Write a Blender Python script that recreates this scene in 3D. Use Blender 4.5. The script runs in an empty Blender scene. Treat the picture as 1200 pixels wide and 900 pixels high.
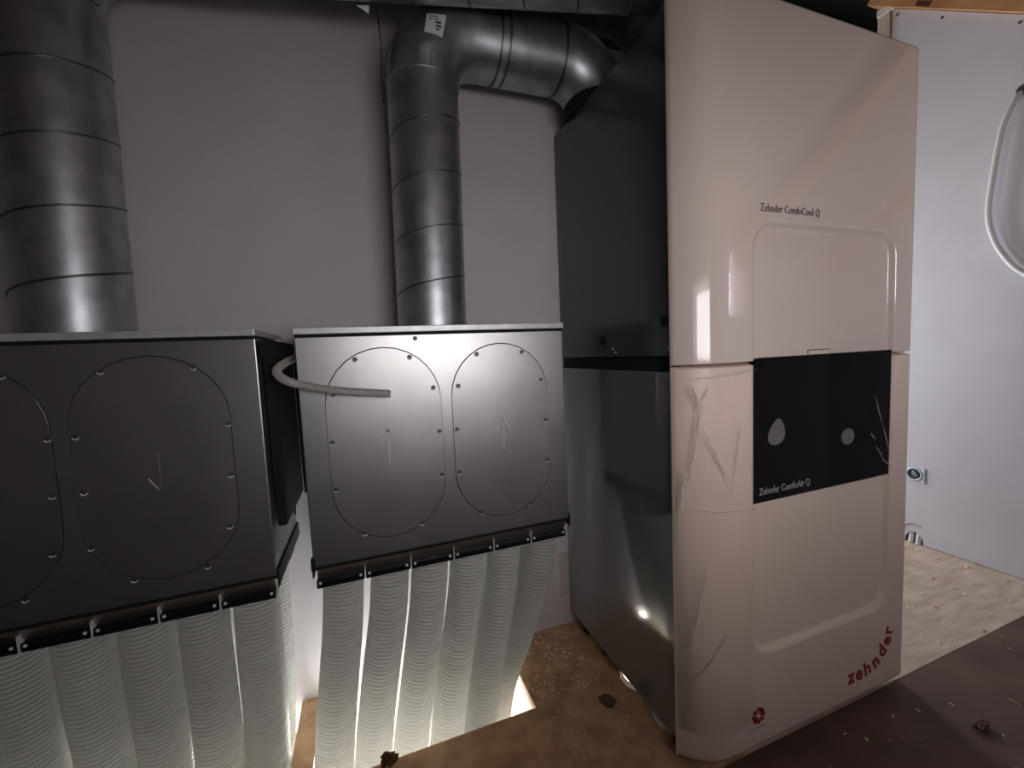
import bpy, bmesh, math, random
from mathutils import Vector, Matrix, noise
PI = math.pi
C = bpy.context.scene.collection
scene = bpy.context.scene

# ------------------------------------------------------------------ camera
cam_data = bpy.data.cameras.new('camera')
cam_data.sensor_width = 36.0
cam_data.lens = 476.26 / 1200 * 36
cam_data.clip_start = 0.01
cam = bpy.data.objects.new('camera', cam_data)
R_right = Vector((0.93993844, -0.33834815, -0.04512482))
R_up = Vector((0.06816062, 0.05650742, 0.99607281))
R_fwd = Vector((0.33446951, 0.93932286, -0.07617551))
M = Matrix((( R_right.x, R_up.x, -R_fwd.x, 0), (R_right.y, R_up.y, -R_fwd.y, 0),
            (R_right.z, R_up.z, -R_fwd.z, 0.9731), (0, 0, 0, 1)))
cam.matrix_world = M
C.objects.link(cam)
scene.camera = cam

# ------------------------------------------------------------------ world, lights, exposure
world = bpy.data.worlds.new('world'); scene.world = world
world.use_nodes = True
bg = world.node_tree.nodes['Background']
bg.inputs[0].default_value = (0.75, 0.85, 1.0, 1); bg.inputs[1].default_value = 0.6
scene.view_settings.view_transform = 'Standard'
scene.view_settings.look = 'None'
scene.view_settings.gamma = 1
scene.view_settings.use_curve_mapping = False
scene.view_settings.exposure = 0.98

def area(name, loc, direction, sx, sy, energy, color):
    l = bpy.data.lights.new(name, 'AREA'); l.shape = 'RECTANGLE'
    l.size = sx; l.size_y = sy; l.energy = energy; l.color = color
    o = bpy.data.objects.new(name, l); o.location = loc
    o.rotation_euler = Vector(direction).to_track_quat('-Z', 'Y').to_euler()
    C.objects.link(o); return o
# unseen fill lights in two added niches of the front wall, behind the camera
area('daylight_right', (1.60, -0.50, 1.24), (0.0, 1.0, 0.0), 0.26, 0.22, 1.4, (0.98, 0.95, 0.97))
area('daylight_middle', (0.36, -0.50, 1.06), (0.0, 1.0, 0.0), 0.66, 0.32, 3.1, (1.0, 0.94, 0.92))
# added fill light in the space beyond, brightening the right wall behind the cabinet
area('far_window', (1.95, 2.27, 0.85), (0.1, -1.0, 0.0), 0.7, 1.0, 12.5, (0.93, 0.95, 1.0))
# lit room under the floor opening
area('lower_room_lamp', (-0.42, 1.12, -0.60), (0.0, 0.0, 1.0), 1.1, 0.25, 30, (0.90, 0.96, 1.0))
area('lower_room_window', (0.1, 2.25, -0.85), (0.0, -0.9, 0.35), 1.8, 0.8, 90, (1.0, 0.95, 0.86))

pl_ = bpy.data.lights.new('lamp_below_floor_hole', 'POINT'); pl_.energy = 1.3; pl_.shadow_soft_size = 0.03; pl_.color = (1.0, 0.93, 0.82)
po_ = bpy.data.objects.new('lamp_below_floor_hole', pl_); po_.location = (0.70, 0.955, -0.10); C.objects.link(po_)

# ------------------------------------------------------------------ materials
def mat(name, color, rough=0.6, metal=0.0, noise_amt=0.0, nscale=12.0, bump=0.0, bscale=60.0, coat=0.0,
        color2=None, stretch=None, spec=0.5):
    m = bpy.data.materials.new(name); m.use_nodes = True
    nt = m.node_tree; p = nt.nodes['Principled BSDF']
    p.inputs['Base Color'].default_value = (*color, 1)
    p.inputs['Roughness'].default_value = rough
    p.inputs['Metallic'].default_value = metal
    p.inputs['Specular IOR Level'].default_value = spec
    if coat: p.inputs['Coat Weight'].default_value = coat; p.inputs['Coat Roughness'].default_value = 0.04
    tc = nt.nodes.new('ShaderNodeTexCoord'); mp = nt.nodes.new('ShaderNodeMapping')
    nt.links.new(tc.outputs['Object'], mp.inputs['Vector'])
    if stretch: mp.inputs['Scale'].default_value = stretch
    if noise_amt or color2:
        n = nt.nodes.new('ShaderNodeTexNoise'); n.inputs['Scale'].default_value = nscale; n.inputs['Detail'].default_value = 6
        nt.links.new(mp.outputs[0], n.inputs['Vector'])
        r = nt.nodes.new('ShaderNodeValToRGB')
        c2 = color2 if color2 else tuple(max(0, c * (1 - noise_amt)) for c in color)
        r.color_ramp.elements[0].color = (*c2, 1); r.color_ramp.elements[1].color = (*color, 1)
        r.color_ramp.elements[0].position = 0.35; r.color_ramp.elements[1].position = 0.65
        nt.links.new(n.outputs['Fac'], r.inputs['Fac']); nt.links.new(r.outputs['Color'], p.inputs['Base Color'])
    if bump:
        n2 = nt.nodes.new('ShaderNodeTexNoise'); n2.inputs['Scale'].default_value = bscale; n2.inputs['Detail'].default_value = 5
        nt.links.new(mp.outputs[0], n2.inputs['Vector'])
        b = nt.nodes.new('ShaderNodeBump'); b.inputs['Strength'].default_value = bump; b.inputs['Distance'].default_value = 0.002
        nt.links.new(n2.outputs['Fac'], b.inputs['Height']); nt.links.new(b.outputs[0], p.inputs['Normal'])
    return m
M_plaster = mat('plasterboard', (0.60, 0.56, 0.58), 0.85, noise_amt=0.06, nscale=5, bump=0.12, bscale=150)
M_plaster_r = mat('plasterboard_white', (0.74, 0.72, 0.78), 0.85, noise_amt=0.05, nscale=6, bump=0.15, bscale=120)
M_patch = mat('plaster_patch', (0.50, 0.46, 0.44), 0.9)
M_floor = mat('chipboard', (0.66, 0.42, 0.24), 0.75, color2=(0.42, 0.25, 0.13), nscale=16, bump=0.35, bscale=70)
M_floor_l = mat('chipboard_dusty', (0.62, 0.50, 0.40), 0.8, color2=(0.46, 0.35, 0.27), nscale=14, bump=0.5, bscale=50, stretch=(0.6, 2.6, 1))  # paler chipboard tone for the boards right of the cabinet
M_floor_d = mat('chipboard_dark', (0.13, 0.078, 0.055), 0.6, color2=(0.075, 0.042, 0.03), nscale=5, bump=0.3, bscale=70)  # darker board, its colour also carrying the shade in front
M_wood = mat('pine', (0.62, 0.34, 0.16), 0.55, color2=(0.42, 0.19, 0.075), nscale=5, stretch=(3, 0.5, 3))
M_wood_pale = mat('pine_pale', (0.72, 0.60, 0.52), 0.6, color2=(0.58, 0.45, 0.36), nscale=5, stretch=(6, 6, 0.6))
M_roof = mat('roof_board', (0.36, 0.29, 0.245), 0.7, color2=(0.28, 0.22, 0.18), nscale=4)
M_dark = mat('dark_membrane', (0.006, 0.005, 0.005), 0.9)  # near-black colour stands in for the shaded void above the back wall
M_white_room = mat('lower_room_paint', (0.85, 0.85, 0.85), 0.8)
M_galv = mat('galvanised', (0.52, 0.54, 0.57), 0.40, 0.92, color2=(0.36, 0.38, 0.41), nscale=22, bump=0.08, bscale=30)
M_seam = mat('duct_seam', (0.16, 0.165, 0.175), 0.35, 0.95)
M_boxm = mat('box_sheet', (0.44, 0.44, 0.44), 0.37, 0.95, noise_amt=0.12, nscale=9, bump=0.05, bscale=40)
M_plate = mat('plate_sheet', (0.435, 0.43, 0.43), 0.38, 0.95, noise_amt=0.14, nscale=7, bump=0.05, bscale=40)
M_lid = mat('lid_zinc', (0.66, 0.67, 0.68), 0.4, 0.35, noise_amt=0.2, nscale=30)
M_black = mat('black_plastic', (0.010, 0.010, 0.011), 0.25)
M_rubber = mat('black_foam', (0.006, 0.006, 0.006), 0.9)
M_screw = mat('screw_steel', (0.85, 0.85, 0.84), 0.5, 0.0)  # pale matt steel, also used for the painted screw glints
M_pocket = mat('screw_pocket', (0.09, 0.09, 0.09), 0.5, 0.4)
M_mark = mat('embossed_sheet', (0.55, 0.55, 0.54), 0.5, 0.0)
M_side = mat('graphite_panel', (0.060, 0.062, 0.064), 0.22, 0.0, spec=0.7, coat=0.25)
M_side_low = mat('graphite_panel_gloss', (0.150, 0.158, 0.160), 0.10, 0.0, spec=1.0, coat=1.0)
M_cover = mat('white_gloss', (0.66, 0.56, 0.52), 0.09, coat=0.6)
M_cover_f = mat('white_satin', (0.74, 0.61, 0.53), 0.38)
M_glass = mat('black_gloss', (0.002, 0.0015, 0.002), 0.06, spec=0.10)
M_textk = mat('print_dark', (0.12, 0.10, 0.10), 0.5)
M_textg = mat('print_grey', (0.42, 0.40, 0.40), 0.5)
M_red = mat('print_red', (0.30, 0.015, 0.015), 0.5)
M_grey = mat('grey_spot', (0.16, 0.155, 0.15), 0.6)
M_label = mat('paper_label', (0.75, 0.75, 0.78), 0.6)
M_ink = mat('label_ink', (0.07, 0.07, 0.08), 0.6)
M_blue = mat('socket_plastic', (0.62, 0.75, 0.88), 0.25)
M_cable = mat('white_conduit', (0.80, 0.78, 0.80), 0.4)
M_shav = mat('shavings', (0.90, 0.70, 0.46), 0.8)
M_chip = mat('bark', (0.11, 0.035, 0.02), 0.7)
M_stain = mat('dirt', (0.11, 0.07, 0.045), 0.9)
M_pvc = mat('white_pvc', (0.80, 0.79, 0.76), 0.35)

def translucent(name, color, tr=0.35, rough=0.4):
    m = bpy.data.materials.new(name); m.use_nodes = True
    nt = m.node_tree; p = nt.nodes['Principled BSDF']; out = nt.nodes['Material Output']
    p.inputs['Base Color'].default_value = (*color, 1); p.inputs['Roughness'].default_value = rough
    t = nt.nodes.new('ShaderNodeBsdfTranslucent'); t.inputs[0].default_value = (*color, 1)
    mx = nt.nodes.new('ShaderNodeMixShader'); mx.inputs[0].default_value = tr
    nt.links.new(p.outputs[0], mx.inputs[1]); nt.links.new(t.outputs[0], mx.inputs[2])
    nt.links.new(mx.outputs[0], out.inputs['Surface']); return m
M_tube = translucent('ribbed_hose', (0.80, 0.80, 0.77), 0.50)
M_groove_shade = translucent('hose_groove', (0.34, 0.335, 0.32), 0.35)  # groove shade put into the colour so the ribs stand out
M_hose = translucent('clear_hose', (0.55, 0.54, 0.52), 0.35, 0.25)
def film(name, ior, rough):
    m = bpy.data.materials.new(name); m.use_nodes = True
    nt = m.node_tree; out = nt.nodes['Material Output']; nt.nodes.remove(nt.nodes['Principled BSDF'])
    g = nt.nodes.new('ShaderNodeBsdfGlossy'); g.inputs['Roughness'].default_value = rough
    t = nt.nodes.new('ShaderNodeBsdfTransparent'); t.inputs[0].default_value = (0.97, 0.97, 0.97, 1)
    f = nt.nodes.new('ShaderNodeFresnel'); f.inputs[0].default_value = ior
    mx = nt.nodes.new('ShaderNodeMixShader')
    nt.links.new(f.outputs[0], mx.inputs[0]); nt.links.new(t.outputs[0], mx.inputs[1]); nt.links.new(g.outputs[0], mx.inputs[2])
    nt.links.new(mx.outputs[0], out.inputs['Surface']); return m
M_film = film('clear_film', 1.22, 0.12)
M_film2 = film('clear_film_flat', 1.04, 0.08)
M_crease = film('film_crease', 1.30, 0.25)
_nt = M_crease.node_tree
_mx = [n for n in _nt.nodes if n.type == 'MIX_SHADER'][0]; _nt.links.remove(_mx.inputs[0].links[0]); _mx.inputs[0].default_value = 0.28
_d = _nt.nodes.new('ShaderNodeBsdfDiffuse'); _d.inputs[0].default_value = (0.9, 0.9, 0.88, 1); _nt.links.new(_d.outputs[0], _mx.inputs[2])

# ------------------------------------------------------------------ mesh helpers (all shapes given in room coordinates)
def root_of(o):
    while o.parent: o = o.parent
    return o
def obj(name, bm, m, parent=None, origin=None, smooth=False, angle=None):
    me = bpy.data.meshes.new(name)
    o = bpy.data.objects.new(name, me)
    if parent:
        off = root_of(parent).location
    else:
        if origin is None:
            xs = [v.co for v in bm.verts]
            origin = Vector((sum(v.x for v in xs) / len(xs), sum(v.y for v in xs) / len(xs), min(v.z for v in xs)))
        off = Vector(origin)
    bmesh.ops.translate(bm, verts=bm.verts, vec=-Vector(off))
    bm.normal_update()
    bm.to_mesh(me); bm.free()
    me.materials.append(m)
    C.objects.link(o)
    if parent: o.parent = parent
    else: o.location = off
    if smooth:
        me.polygons.foreach_set('use_smooth', [True] * len(me.polygons))
        if angle: me.set_sharp_from_angle(angle=math.radians(angle))
    return o
def thing(name, label, cat, loc, group=None):
    o = bpy.data.objects.new(name, None); o.empty_display_size = 0.1; C.objects.link(o)
    o.location = loc; o['label'] = label; o['category'] = cat
    if group: o['group'] = group
    return o
def tag(o, label, cat, group=None):
    o['label'] = label; o['category'] = cat
    if group: o['group'] = group
    return o
def struct(name, bm, m, **k):
    o = obj(name, bm, m, **k)
    if not o.parent: o['kind'] = 'structure'
    return o
def box(bm, a, b, bevel=0.0):
    t = bmesh.new()
    bmesh.ops.create_cube(t, size=1)
    a = Vector(a); b = Vector(b); s = b - a; c = (a + b) / 2
    for v in t.verts: v.co = Vector((v.co.x * s.x, v.co.y * s.y, v.co.z * s.z)) + c
    if bevel: bmesh.ops.bevel(t, geom=t.edges[:], offset=bevel, segments=2, affect='EDGES', profile=0.6)
    join(bm, t); return bm
def join(bm, t):
    off = len(bm.verts); bm.verts.ensure_lookup_table()
    vs = [bm.verts.new(v.co) for v in t.verts]
    for f in t.faces:
        try: bm.faces.new([vs[v.index] for v in f.verts])
        except ValueError: pass
    t.free()
def B(a, b, bevel=0.0):
    return box(bmesh.new(), a, b, bevel)
def slab(p0, p1, thick_vec, width_vec, bm=None):
    """beam from p0 to p1 with two cross vectors"""
    bm = bm or bmesh.new(); p0 = Vector(p0); p1 = Vector(p1); t = Vector(thick_vec); w = Vector(width_vec)
    vs = [bm.verts.new(p) for p in (p0, p0 + w, p0 + w + t, p0 + t, p1, p1 + w, p1 + w + t, p1 + t)]
    for q in ((0, 1, 2, 3), (7, 6, 5, 4), (0, 4, 5, 1), (1, 5, 6, 2), (2, 6, 7, 3), (3, 7, 4, 0)): bm.faces.new([vs[i] for i in q])
    return bm
def prism_xz(pts, y0, y1, bm=None, bevel=0.0):
    """outline in x,z extruded from y0 (front) to y1 (back)"""
    bm = bm or bmesh.new(); t = bmesh.new()
    a = [t.verts.new((x, y0, z)) for x, z in pts]; b = [t.verts.new((x, y1, z)) for x, z in pts]
    f = t.faces.new(a); t.faces.new(b[::-1]); n = len(pts)
    for i in range(n): t.faces.new((a[i], b[i], b[(i + 1) % n], a[(i + 1) % n]))
    if bevel: bmesh.ops.bevel(t, geom=[e for e in f.edges], offset=bevel, segments=1, affect='EDGES')
    t.verts.index_update(); bmesh.ops.recalc_face_normals(t, faces=t.faces)
    t.verts.index_update(); join(bm, t); return bm
def frames(path):
    P = [Vector(p) for p in path]; n = len(P); T = []
    for i in range(n):
        T.append((P[min(i + 1, n - 1)] - P[max(i - 1, 0)]).normalized())
    up = Vector((0, 0, 1)) if abs(T[0].z) < 0.9 else Vector((0, -1, 0))
    N = (up - T[0] * up.dot(T[0])).normalized(); out = []
    for i in range(n):
        N = (N - T[i] * N.dot(T[i])).normalized()
        out.append((P[i], T[i], N, T[i].cross(N)))
    return out
def sweep(path, radius, seg=16, bm=None, cap=True):
    """tube; radius is a number or a list, one per point"""
    bm = bm or bmesh.new(); fr = frames(path); rings = []
    for i, (p, t, n, b) in enumerate(fr):
        r = radius[i] if isinstance(radius, (list, tuple)) else radius
        rings.append([bm.verts.new(p + n * (r * math.cos(2 * PI * k / seg)) + b * (r * math.sin(2 * PI * k / seg))) for k in range(seg)])
    for a, c in zip(rings, rings[1:]):
        for k in range(seg): bm.faces.new((a[k], a[(k + 1) % seg], c[(k + 1) % seg], c[k]))
    if cap: bm.faces.new(rings[0][::-1]); bm.faces.new(rings[-1])
    return bm
def cyl(p0, p1, r, seg=16, bm=None):
    return sweep([p0, p1], r, seg, bm)
def helix(path, r, bead, pitch, phase=0.0, bm=None):
    fr = frames(path); L = [0]
    for a, c in zip(fr, fr[1:]): L.append(L[-1] + (c[0] - a[0]).length)
    pts = []; n = int(L[-1] / pitch * 30)
    for j in range(n + 1):
        s = L[-1] * j / n; i = 0
        while i < len(L) - 2 and L[i + 1] < s: i += 1
        u = (s - L[i]) / (L[i + 1] - L[i]); a, c = fr[i], fr[i + 1]
        p = a[0].lerp(c[0], u); nn = a[2].lerp(c[2], u); bb = a[3].lerp(c[3], u)
        th = 2 * PI * s / pitch + phase
        pts.append(p + nn * (r * math.cos(th)) + bb * (r * math.sin(th)))
    return sweep(pts, bead, 5, bm)
def arc(c, a, b, n=14):
    """quarter bend from corner path: start c+a.. to c+b about centre c"""
    c = Vector(c); a = Vector(a); b = Vector(b)
    return [c + a * math.cos(PI / 2 * i / n) + b * math.sin(PI / 2 * i / n) for i in range(n + 1)]
def smooth_path(pts, n=8):
    P = [Vector(p) for p in pts]; P = [P[0] * 2 - P[1]] + P + [P[-1] * 2 - P[-2]]; out = []
    for i in range(1, len(P) - 2):
        for k in range(n):
            t = k / n; a, b, c, d = P[i - 1:i + 3]
            out.append(0.5 * ((2 * b) + (c - a) * t + (2 * a - 5 * b + 4 * c - d) * t * t + (3 * b - a - 3 * c + d) * t ** 3))
    out.append(P[-2]); return out
def text_bm(s, size, loc, xdir, ydir, depth=0.0006, align='LEFT', bm=None, xs=1.0, bold=0.0):
    cu = bpy.data.curves.new('txt', 'FONT'); cu.body = s; cu.size = size; cu.extrude = depth; cu.align_x = align; cu.offset = bold
    cu.resolution_u = 3
    o = bpy.data.objects.new('txt', cu); C.objects.link(o)
    bpy.context.view_layer.update()
    me = bpy.data.meshes.new_from_object(o)
    bpy.data.objects.remove(o); bpy.data.curves.remove(cu)
    t = bmesh.new(); t.from_mesh(me); bpy.data.meshes.remove(me)
    xd = Vector(xdir).normalized() * xs; yd = Vector(ydir).normalized(); zd = Vector(xdir).cross(Vector(ydir)).normalized()
    for v in t.verts: v.co = Vector(loc) + xd * v.co.x + yd * v.co.y + zd * v.co.z
    t.verts.index_update()
    bm = bm or bmesh.new(); join(bm, t); return bm

# ================================================================== THE SETTING
WY = 1.253          # back wall
RX = 2.357          # right wall
def roof_z(y): return 2.47 - 0.81 * (1.245 - y)
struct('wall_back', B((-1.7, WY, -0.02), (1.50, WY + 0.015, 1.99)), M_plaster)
struct('wall_left', B((-1.72, -1.75, 0), (-1.70, 2.3, 3.62)), M_plaster)
struct('wall_beyond', B((-1.7, 2.3, 0), (3.4, 2.32, 3.62)), M_dark)

# right wall: sloped top, torn arch notch at the foot near its back end
bm = bmesh.new()
pts = [(-1.5, 0.0), (1.078, 0.003)]
for i in range(9):
    a = PI - PI * i / 8
    pts.append((1.110 + 0.034 * math.cos(a) * (1 + 0.05 * math.sin(7 * a)), 0.008 + 0.048 * math.sin(a)))
pts += [(1.146, 0.003), (1.245, 0.003), (1.245, 2.452), (-1.5, 2.452 - 0.81 * 2.745)]
a = [bm.verts.new((RX, y, z)) for y, z in pts]; b_ = [bm.verts.new((RX + 0.0125, y, z)) for y, z in pts]
bm.faces.new(a); bm.faces.new(b_[::-1])
for i in range(len(pts)): bm.faces.new((a[i], b_[i], b_[(i + 1) % len(pts)], a[(i + 1) % len(pts)]))
bmesh.ops.recalc_face_normals(bm, faces=bm.faces)
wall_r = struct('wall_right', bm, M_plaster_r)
# screw heads along the top of the board
for (y, z) in ((1.225, 2.412), (1.07, 2.285), (0.85, 2.105), (1.205, 2.0), (1.205, 1.6)):
    obj('screw', cyl((RX - 0.0012, y, z), (RX + 0.001, y, z), 0.0055, 10), M_pocket, wall_r)
# smeared filler around the notch
bm = bmesh.new()
sp = [Vector((RX - 0.001, 1.112 + 0.056 * math.cos(t), 0.010 + 0.085 * math.sin(t))) for t in [PI * i / 10 * 0.62 for i in range(11)]]
sweep(sp, [0.002 + 0.003 * abs(math.sin(3.1 * i)) for i in range(11)], 6, bm)
obj('filler_ridge', bm, M_patch, wall_r)
struct('trim_1', B((RX + 0.075, -1.5, 0), (RX + 0.08, 1.3, 1.2)), M_white_room)      # far lining seen through the notch
st = struct('trim_2', slab((RX - 0.012, 1.250, 0), (RX - 0.012, 1.250, 2.45), (0, 0.045, 0), (0.09, 0, 0)), M_wood_pale)   # end stud
obj('white_tape', B((RX - 0.016, 1.236, 2.445), (RX + 0.03, 1.297, 2.475)), M_label, st)
# sloping timber plate over the right wall
p0 = Vector((RX - 0.03, -1.5, roof_z(-1.5) - 0.015)); p1 = Vector((RX - 0.03, 1.33, roof_z(1.33) - 0.015))
n_ = Vector((0, -0.63, 0.777))
pl = struct('trim_3', slab(p0, p1, n_ * 0.055, (0.12, 0, 0)), M_wood)
struct('trim_4', slab(p0 + Vector((-0.05, 0, 0)) + n_ * 0.062, p1 + Vector((-0.05, 0, 0)) + n_ * 0.062, n_ * 0.06, (0.16, 0, 0)), M_wood_pale)
obj('knot', slab(Vector((RX - 0.0315, 1.10, roof_z(1.10) - 0.009)), Vector((RX - 0.0315, 1.15, roof_z(1.15) - 0.009)), n_ * 0.018, (0.003, 0, 0)), M_chip, pl)

# sloping roof: underside boards and rafters
def roof_piece(bm, x0, x1, y0, y1, t=0.03, lift=0.13):
    z0, z1 = roof_z(y0) + lift, roof_z(y1) + lift
    box_v = [bm.verts.new(p) for p in ((x0, y0, z0), (x1, y0, z0), (x1, y1, z1), (x0, y1, z1), (x0, y0, z0 + t), (x1, y0, z0 + t), (x1, y1, z1 + t), (x0, y1, z1 + t))]
    for q in ((3, 2, 1, 0), (4, 5, 6, 7), (0, 1, 5, 4), (1, 2, 6, 5), (2, 3, 7, 6), (3, 0, 4, 7)): bm.faces.new([box_v[i] for i in q])
bm = bmesh.new(); roof_piece(bm, -1.75, 3.4, -0.25, 0.75)
ceil = struct('ceiling', bm, M_roof)
bm = bmesh.new(); roof_piece(bm, -1.75, 3.4, 0.75, 2.35, lift=0.13)
struct('ceiling_back', bm, M_dark)
for x in (-1.35, -0.75, -0.15, 0.45, 1.05, 1.65):
    y1 = 0.72
    p0 = Vector((x, -0.19, roof_z(-0.19) + 0.01)); p1 = Vector((x, y1, roof_z(y1) + 0.01))
    obj('rafter', slab(p0, p1, n_ * 0.09, (0.06, 0, 0)), M_wood, ceil)
# unseen low front wall; two deep niches added to hold and shape the fill
FY0, FY1 = -0.215, -0.20; FTOP = roof_z(-0.2) + 0.16
OPN = ((0.01, 0.71, 0.88, 1.235), (1.45, 1.75, 1.10, 1.38))
bm = bmesh.new(); xs = -1.7
for (xa, xb, za, zb) in OPN:
    box(bm, (xs, FY0, 0), (xa, FY1, FTOP)); box(bm, (xa, FY0, 0), (xb, FY1, za)); box(bm, (xa, FY0, zb), (xb, FY1, FTOP)); xs = xb
box(bm, (xs, FY0, 0), (RX, FY1, FTOP))
struct('wall_front', bm, M_plaster)
for i, (xa, xb, za, zb) in enumerate(OPN):
    win = thing('window_%d' % (i + 1), 'x', 'x', ((xa + xb) / 2, -0.35, za)); del win['label']; del win['category']; win['kind'] = 'structure'
    t = 0.015
    bm = B((xa - t, -0.52, za - t), (xb + t, FY0, za)); obj('window_sill', bm, M_plaster, win)
    bm = B((xa - t, -0.52, zb), (xb + t, FY0, zb + t)); box(bm, (xa - t, -0.52, za), (xa, FY0, zb)); box(bm, (xb, -0.52, za), (xb + t, FY0, zb)); obj('niche_lining', bm, M_plaster, win)
    bm = B((xa, -0.52, za), (xa + 0.02, -0.505, zb)); box(bm, (xb - 0.02, -0.52, za), (xb, -0.505, zb)); box(bm, (xa, -0.52, za), (xb, -0.505, za + 0.02)); box(bm, (xa, -0.52, zb - 0.02), (xb, -0.505, zb)); obj('window_frame', bm, M_wood_pale, win)
    obj('pane', B((xa + 0.02, -0.514, za + 0.02), (xb - 0.02, -0.510, zb - 0.02)), M_film, win)
struct('wall_outer_right', B((3.40, -1.75, 0), (3.42, 2.32, 4.0)), M_dark)

# floor: boards round two openings and a drain hole
def plate_hole(bm, x0, x1, y0, y1, cx, cy, r, z0, z1, n=24):
    sq = []
    for i in range(n):
        a = 2 * PI * (i + 0.5) / n; c, s = math.cos(a), math.sin(a)
        tx = ((x1 - cx) / c) if c > 0 else ((x0 - cx) / c); ty = ((y1 - cy) / s) if s > 0 else ((y0 - cy) / s)
        t = min(tx, ty); sq.append((cx + t * c, cy + t * s, cx + r * c, cy + r * s))
    co = [(x0, y0), (x1, y0), (x1, y1), (x0, y1)]
    ot = [bm.verts.new((p[0], p[1], z1)) for p in sq]; it = [bm.verts.new((p[2], p[3], z1)) for p in sq]
    ib = [bm.verts.new((p[2], p[3], z0)) for p in sq]
    for i in range(n):
        j = (i + 1) % n
        bm.faces.new((it[i], it[j], ot[j], ot[i])[::-1]); bm.faces.new((it[i], ib[i], ib[j], it[j]))
        for (x, y) in co:                      # corner filler
            p, q = sq[i], sq[j]
            if (abs(p[0] - x) < 1e-6 and abs(q[1] - y) < 1e-6) or (abs(p[1] - y) < 1e-6 and abs(q[0] - x) < 1e-6):
                v = bm.verts.new((x, y, z1)); bm.faces.new((ot[i], ot[j], v))
FT = -0.022
fl = thing('floor', 'x', 'x', (0.5, 0.5, 0)); del fl['label']; del fl['category']; fl['kind'] = 'structure'
OX, OY = 0.374, 0.976
bm = B((-1.7, 0.668, FT), (0.60, OY, 0)); obj('floor_board', bm, M_floor, fl)
bm = B((OX, OY, FT), (0.60, WY, 0)); obj('floor_board', bm, M_floor, fl)
bm = B((-0.238, OY, FT), (-0.186, WY, 0)); obj('floor_board', bm, M_floor, fl)
bm = B((-1.7, OY, FT), (-0.80, WY, 0)); obj('floor_board', bm, M_floor, fl)
bm = bmesh.new(); plate_hole(bm, 0.60, 0.80, 0.87, 1.05, 0.695, 0.955, 0.052, FT, 0); bmesh.ops.recalc_face_normals(bm, faces=bm.faces)
box(bm, (0.60, 0.668, FT), (0.80, 0.87, 0)); box(bm, (0.60, 1.05, FT), (0.80, WY, 0)); obj('floor_board', bm, M_floor, fl)
obj('floor_board', B((0.80, 0.668, FT), (3.4, 2.3, 0)), M_floor_l, fl)
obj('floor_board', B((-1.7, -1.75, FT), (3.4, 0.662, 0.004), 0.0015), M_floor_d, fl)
# joists along the opening, lower room
for (a, b2) in (((-1.7, OY - 0.05, -0.22), (0.9, OY - 0.004, FT)), ((OX + 0.004, OY, -0.22), (OX + 0.05, WY, FT)), ((-0.232, OY, -0.18), (-0.192, WY, FT))):
    obj('joist', B(a, b2), M_wood_pale, fl)
obj('slab_below', B((-1.8, -0.2, -0.25), (2.2, 0.9, -0.225)), M_white_room, fl)
struct('wall_lower_left', B((-1.62, 0.2, -1.6), (-1.6, 2.4, -0.23)), M_white_room)
struct('wall_lower_right', B((1.9, 0.2, -1.6), (1.92, 2.4, -0.0225)), M_white_room)
struct('wall_lower_back', B((-1.6, 2.4, -1.6), (1.9, 2.42, -0.0225)), M_white_room)
struct('wall_lower_front', B((-1.6, 0.2, -1.6), (1.9, 0.22, -0.25)), M_white_room)
struct('floor_lower', B((-1.6, 0.2, -1.62), (1.9, 2.4, -1.6)), M_white_room)
bk = struct('trim_5', B((-1.6, 1.27, -0.06), (0.38, 2.4, -0.03)), M_white_room)
# filled patch on the back wall beside the unit
obj('plaster_patch', B((0.588, WY - 0.0015, 0.105), (0.660, WY + 0.001, 0.262), 0.0005), M_patch, bpy.data.objects['wall_back'])

# ================================================================== DUCTS
def ring(p, t, r, h, seg=40, bm=None):
    p = Vector(p); t = Vector(t).normalized()
    return cyl(p - t * h / 2, p + t * h / 2, r, seg, bm)
DR = 0.09
# duct from the right-hand box: up, over to the right, down into the tall unit
d1 = thing('spiral_duct', 'galvanised spiral duct rising from the right-hand box and bending over to the tall unit', 'duct', (0.18, 1.105, 1.05))
Y1 = 1.108; Z1 = 1.805; RB = 0.14
base = [(0.176, Y1, 1.035), (0.187, Y1, Z1 - RB)]
obj('pipe', sweep(base, DR, 48, cap=False), M_galv, d1, smooth=True)
obj('spiral_seam', helix([(0.176, Y1, 1.04), (0.187, Y1, Z1 - RB - 0.02)], DR, 0.0020, 0.130, phase=0.4), M_seam, d1, smooth=True)
el = arc((0.187 + RB, Y1, Z1 - RB), (-RB, 0, 0), (0, 0, RB))
obj('elbow', sweep(el, DR + 0.001, 48, cap=False), M_galv, d1, smooth=True)
obj('collar', ring((0.187, Y1, Z1 - RB), (0, 0, 1), DR + 0.0035, 0.006), M_galv, d1, smooth=True, angle=40)
hx0, hx1 = 0.187 + RB, 0.575
obj('pipe', sweep([(hx0, Y1, Z1), (hx1, Y1, Z1)], DR, 48, cap=False), M_galv, d1, smooth=True)
for x in (hx0 + 0.055, hx0 + 0.078, hx1 - 0.01):
    obj('collar', ring((x, Y1, Z1), (1, 0, 0), DR + 0.0035, 0.005), M_seam, d1, smooth=True, angle=40)
e2 = arc((hx1, Y1, Z1 - 0.13), (0, 0, 0.13), (0.13, 0, 0))
obj('elbow', sweep(e2, DR + 0.001, 48, cap=False), M_galv, d1, smooth=True)
obj('outlet_collar', cyl((hx1 + 0.13, Y1, 1.6716), (hx1 + 0.13, Y1, 1.700), DR + 0.008, 40), M_rubber, d1, smooth=True, angle=40)
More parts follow.
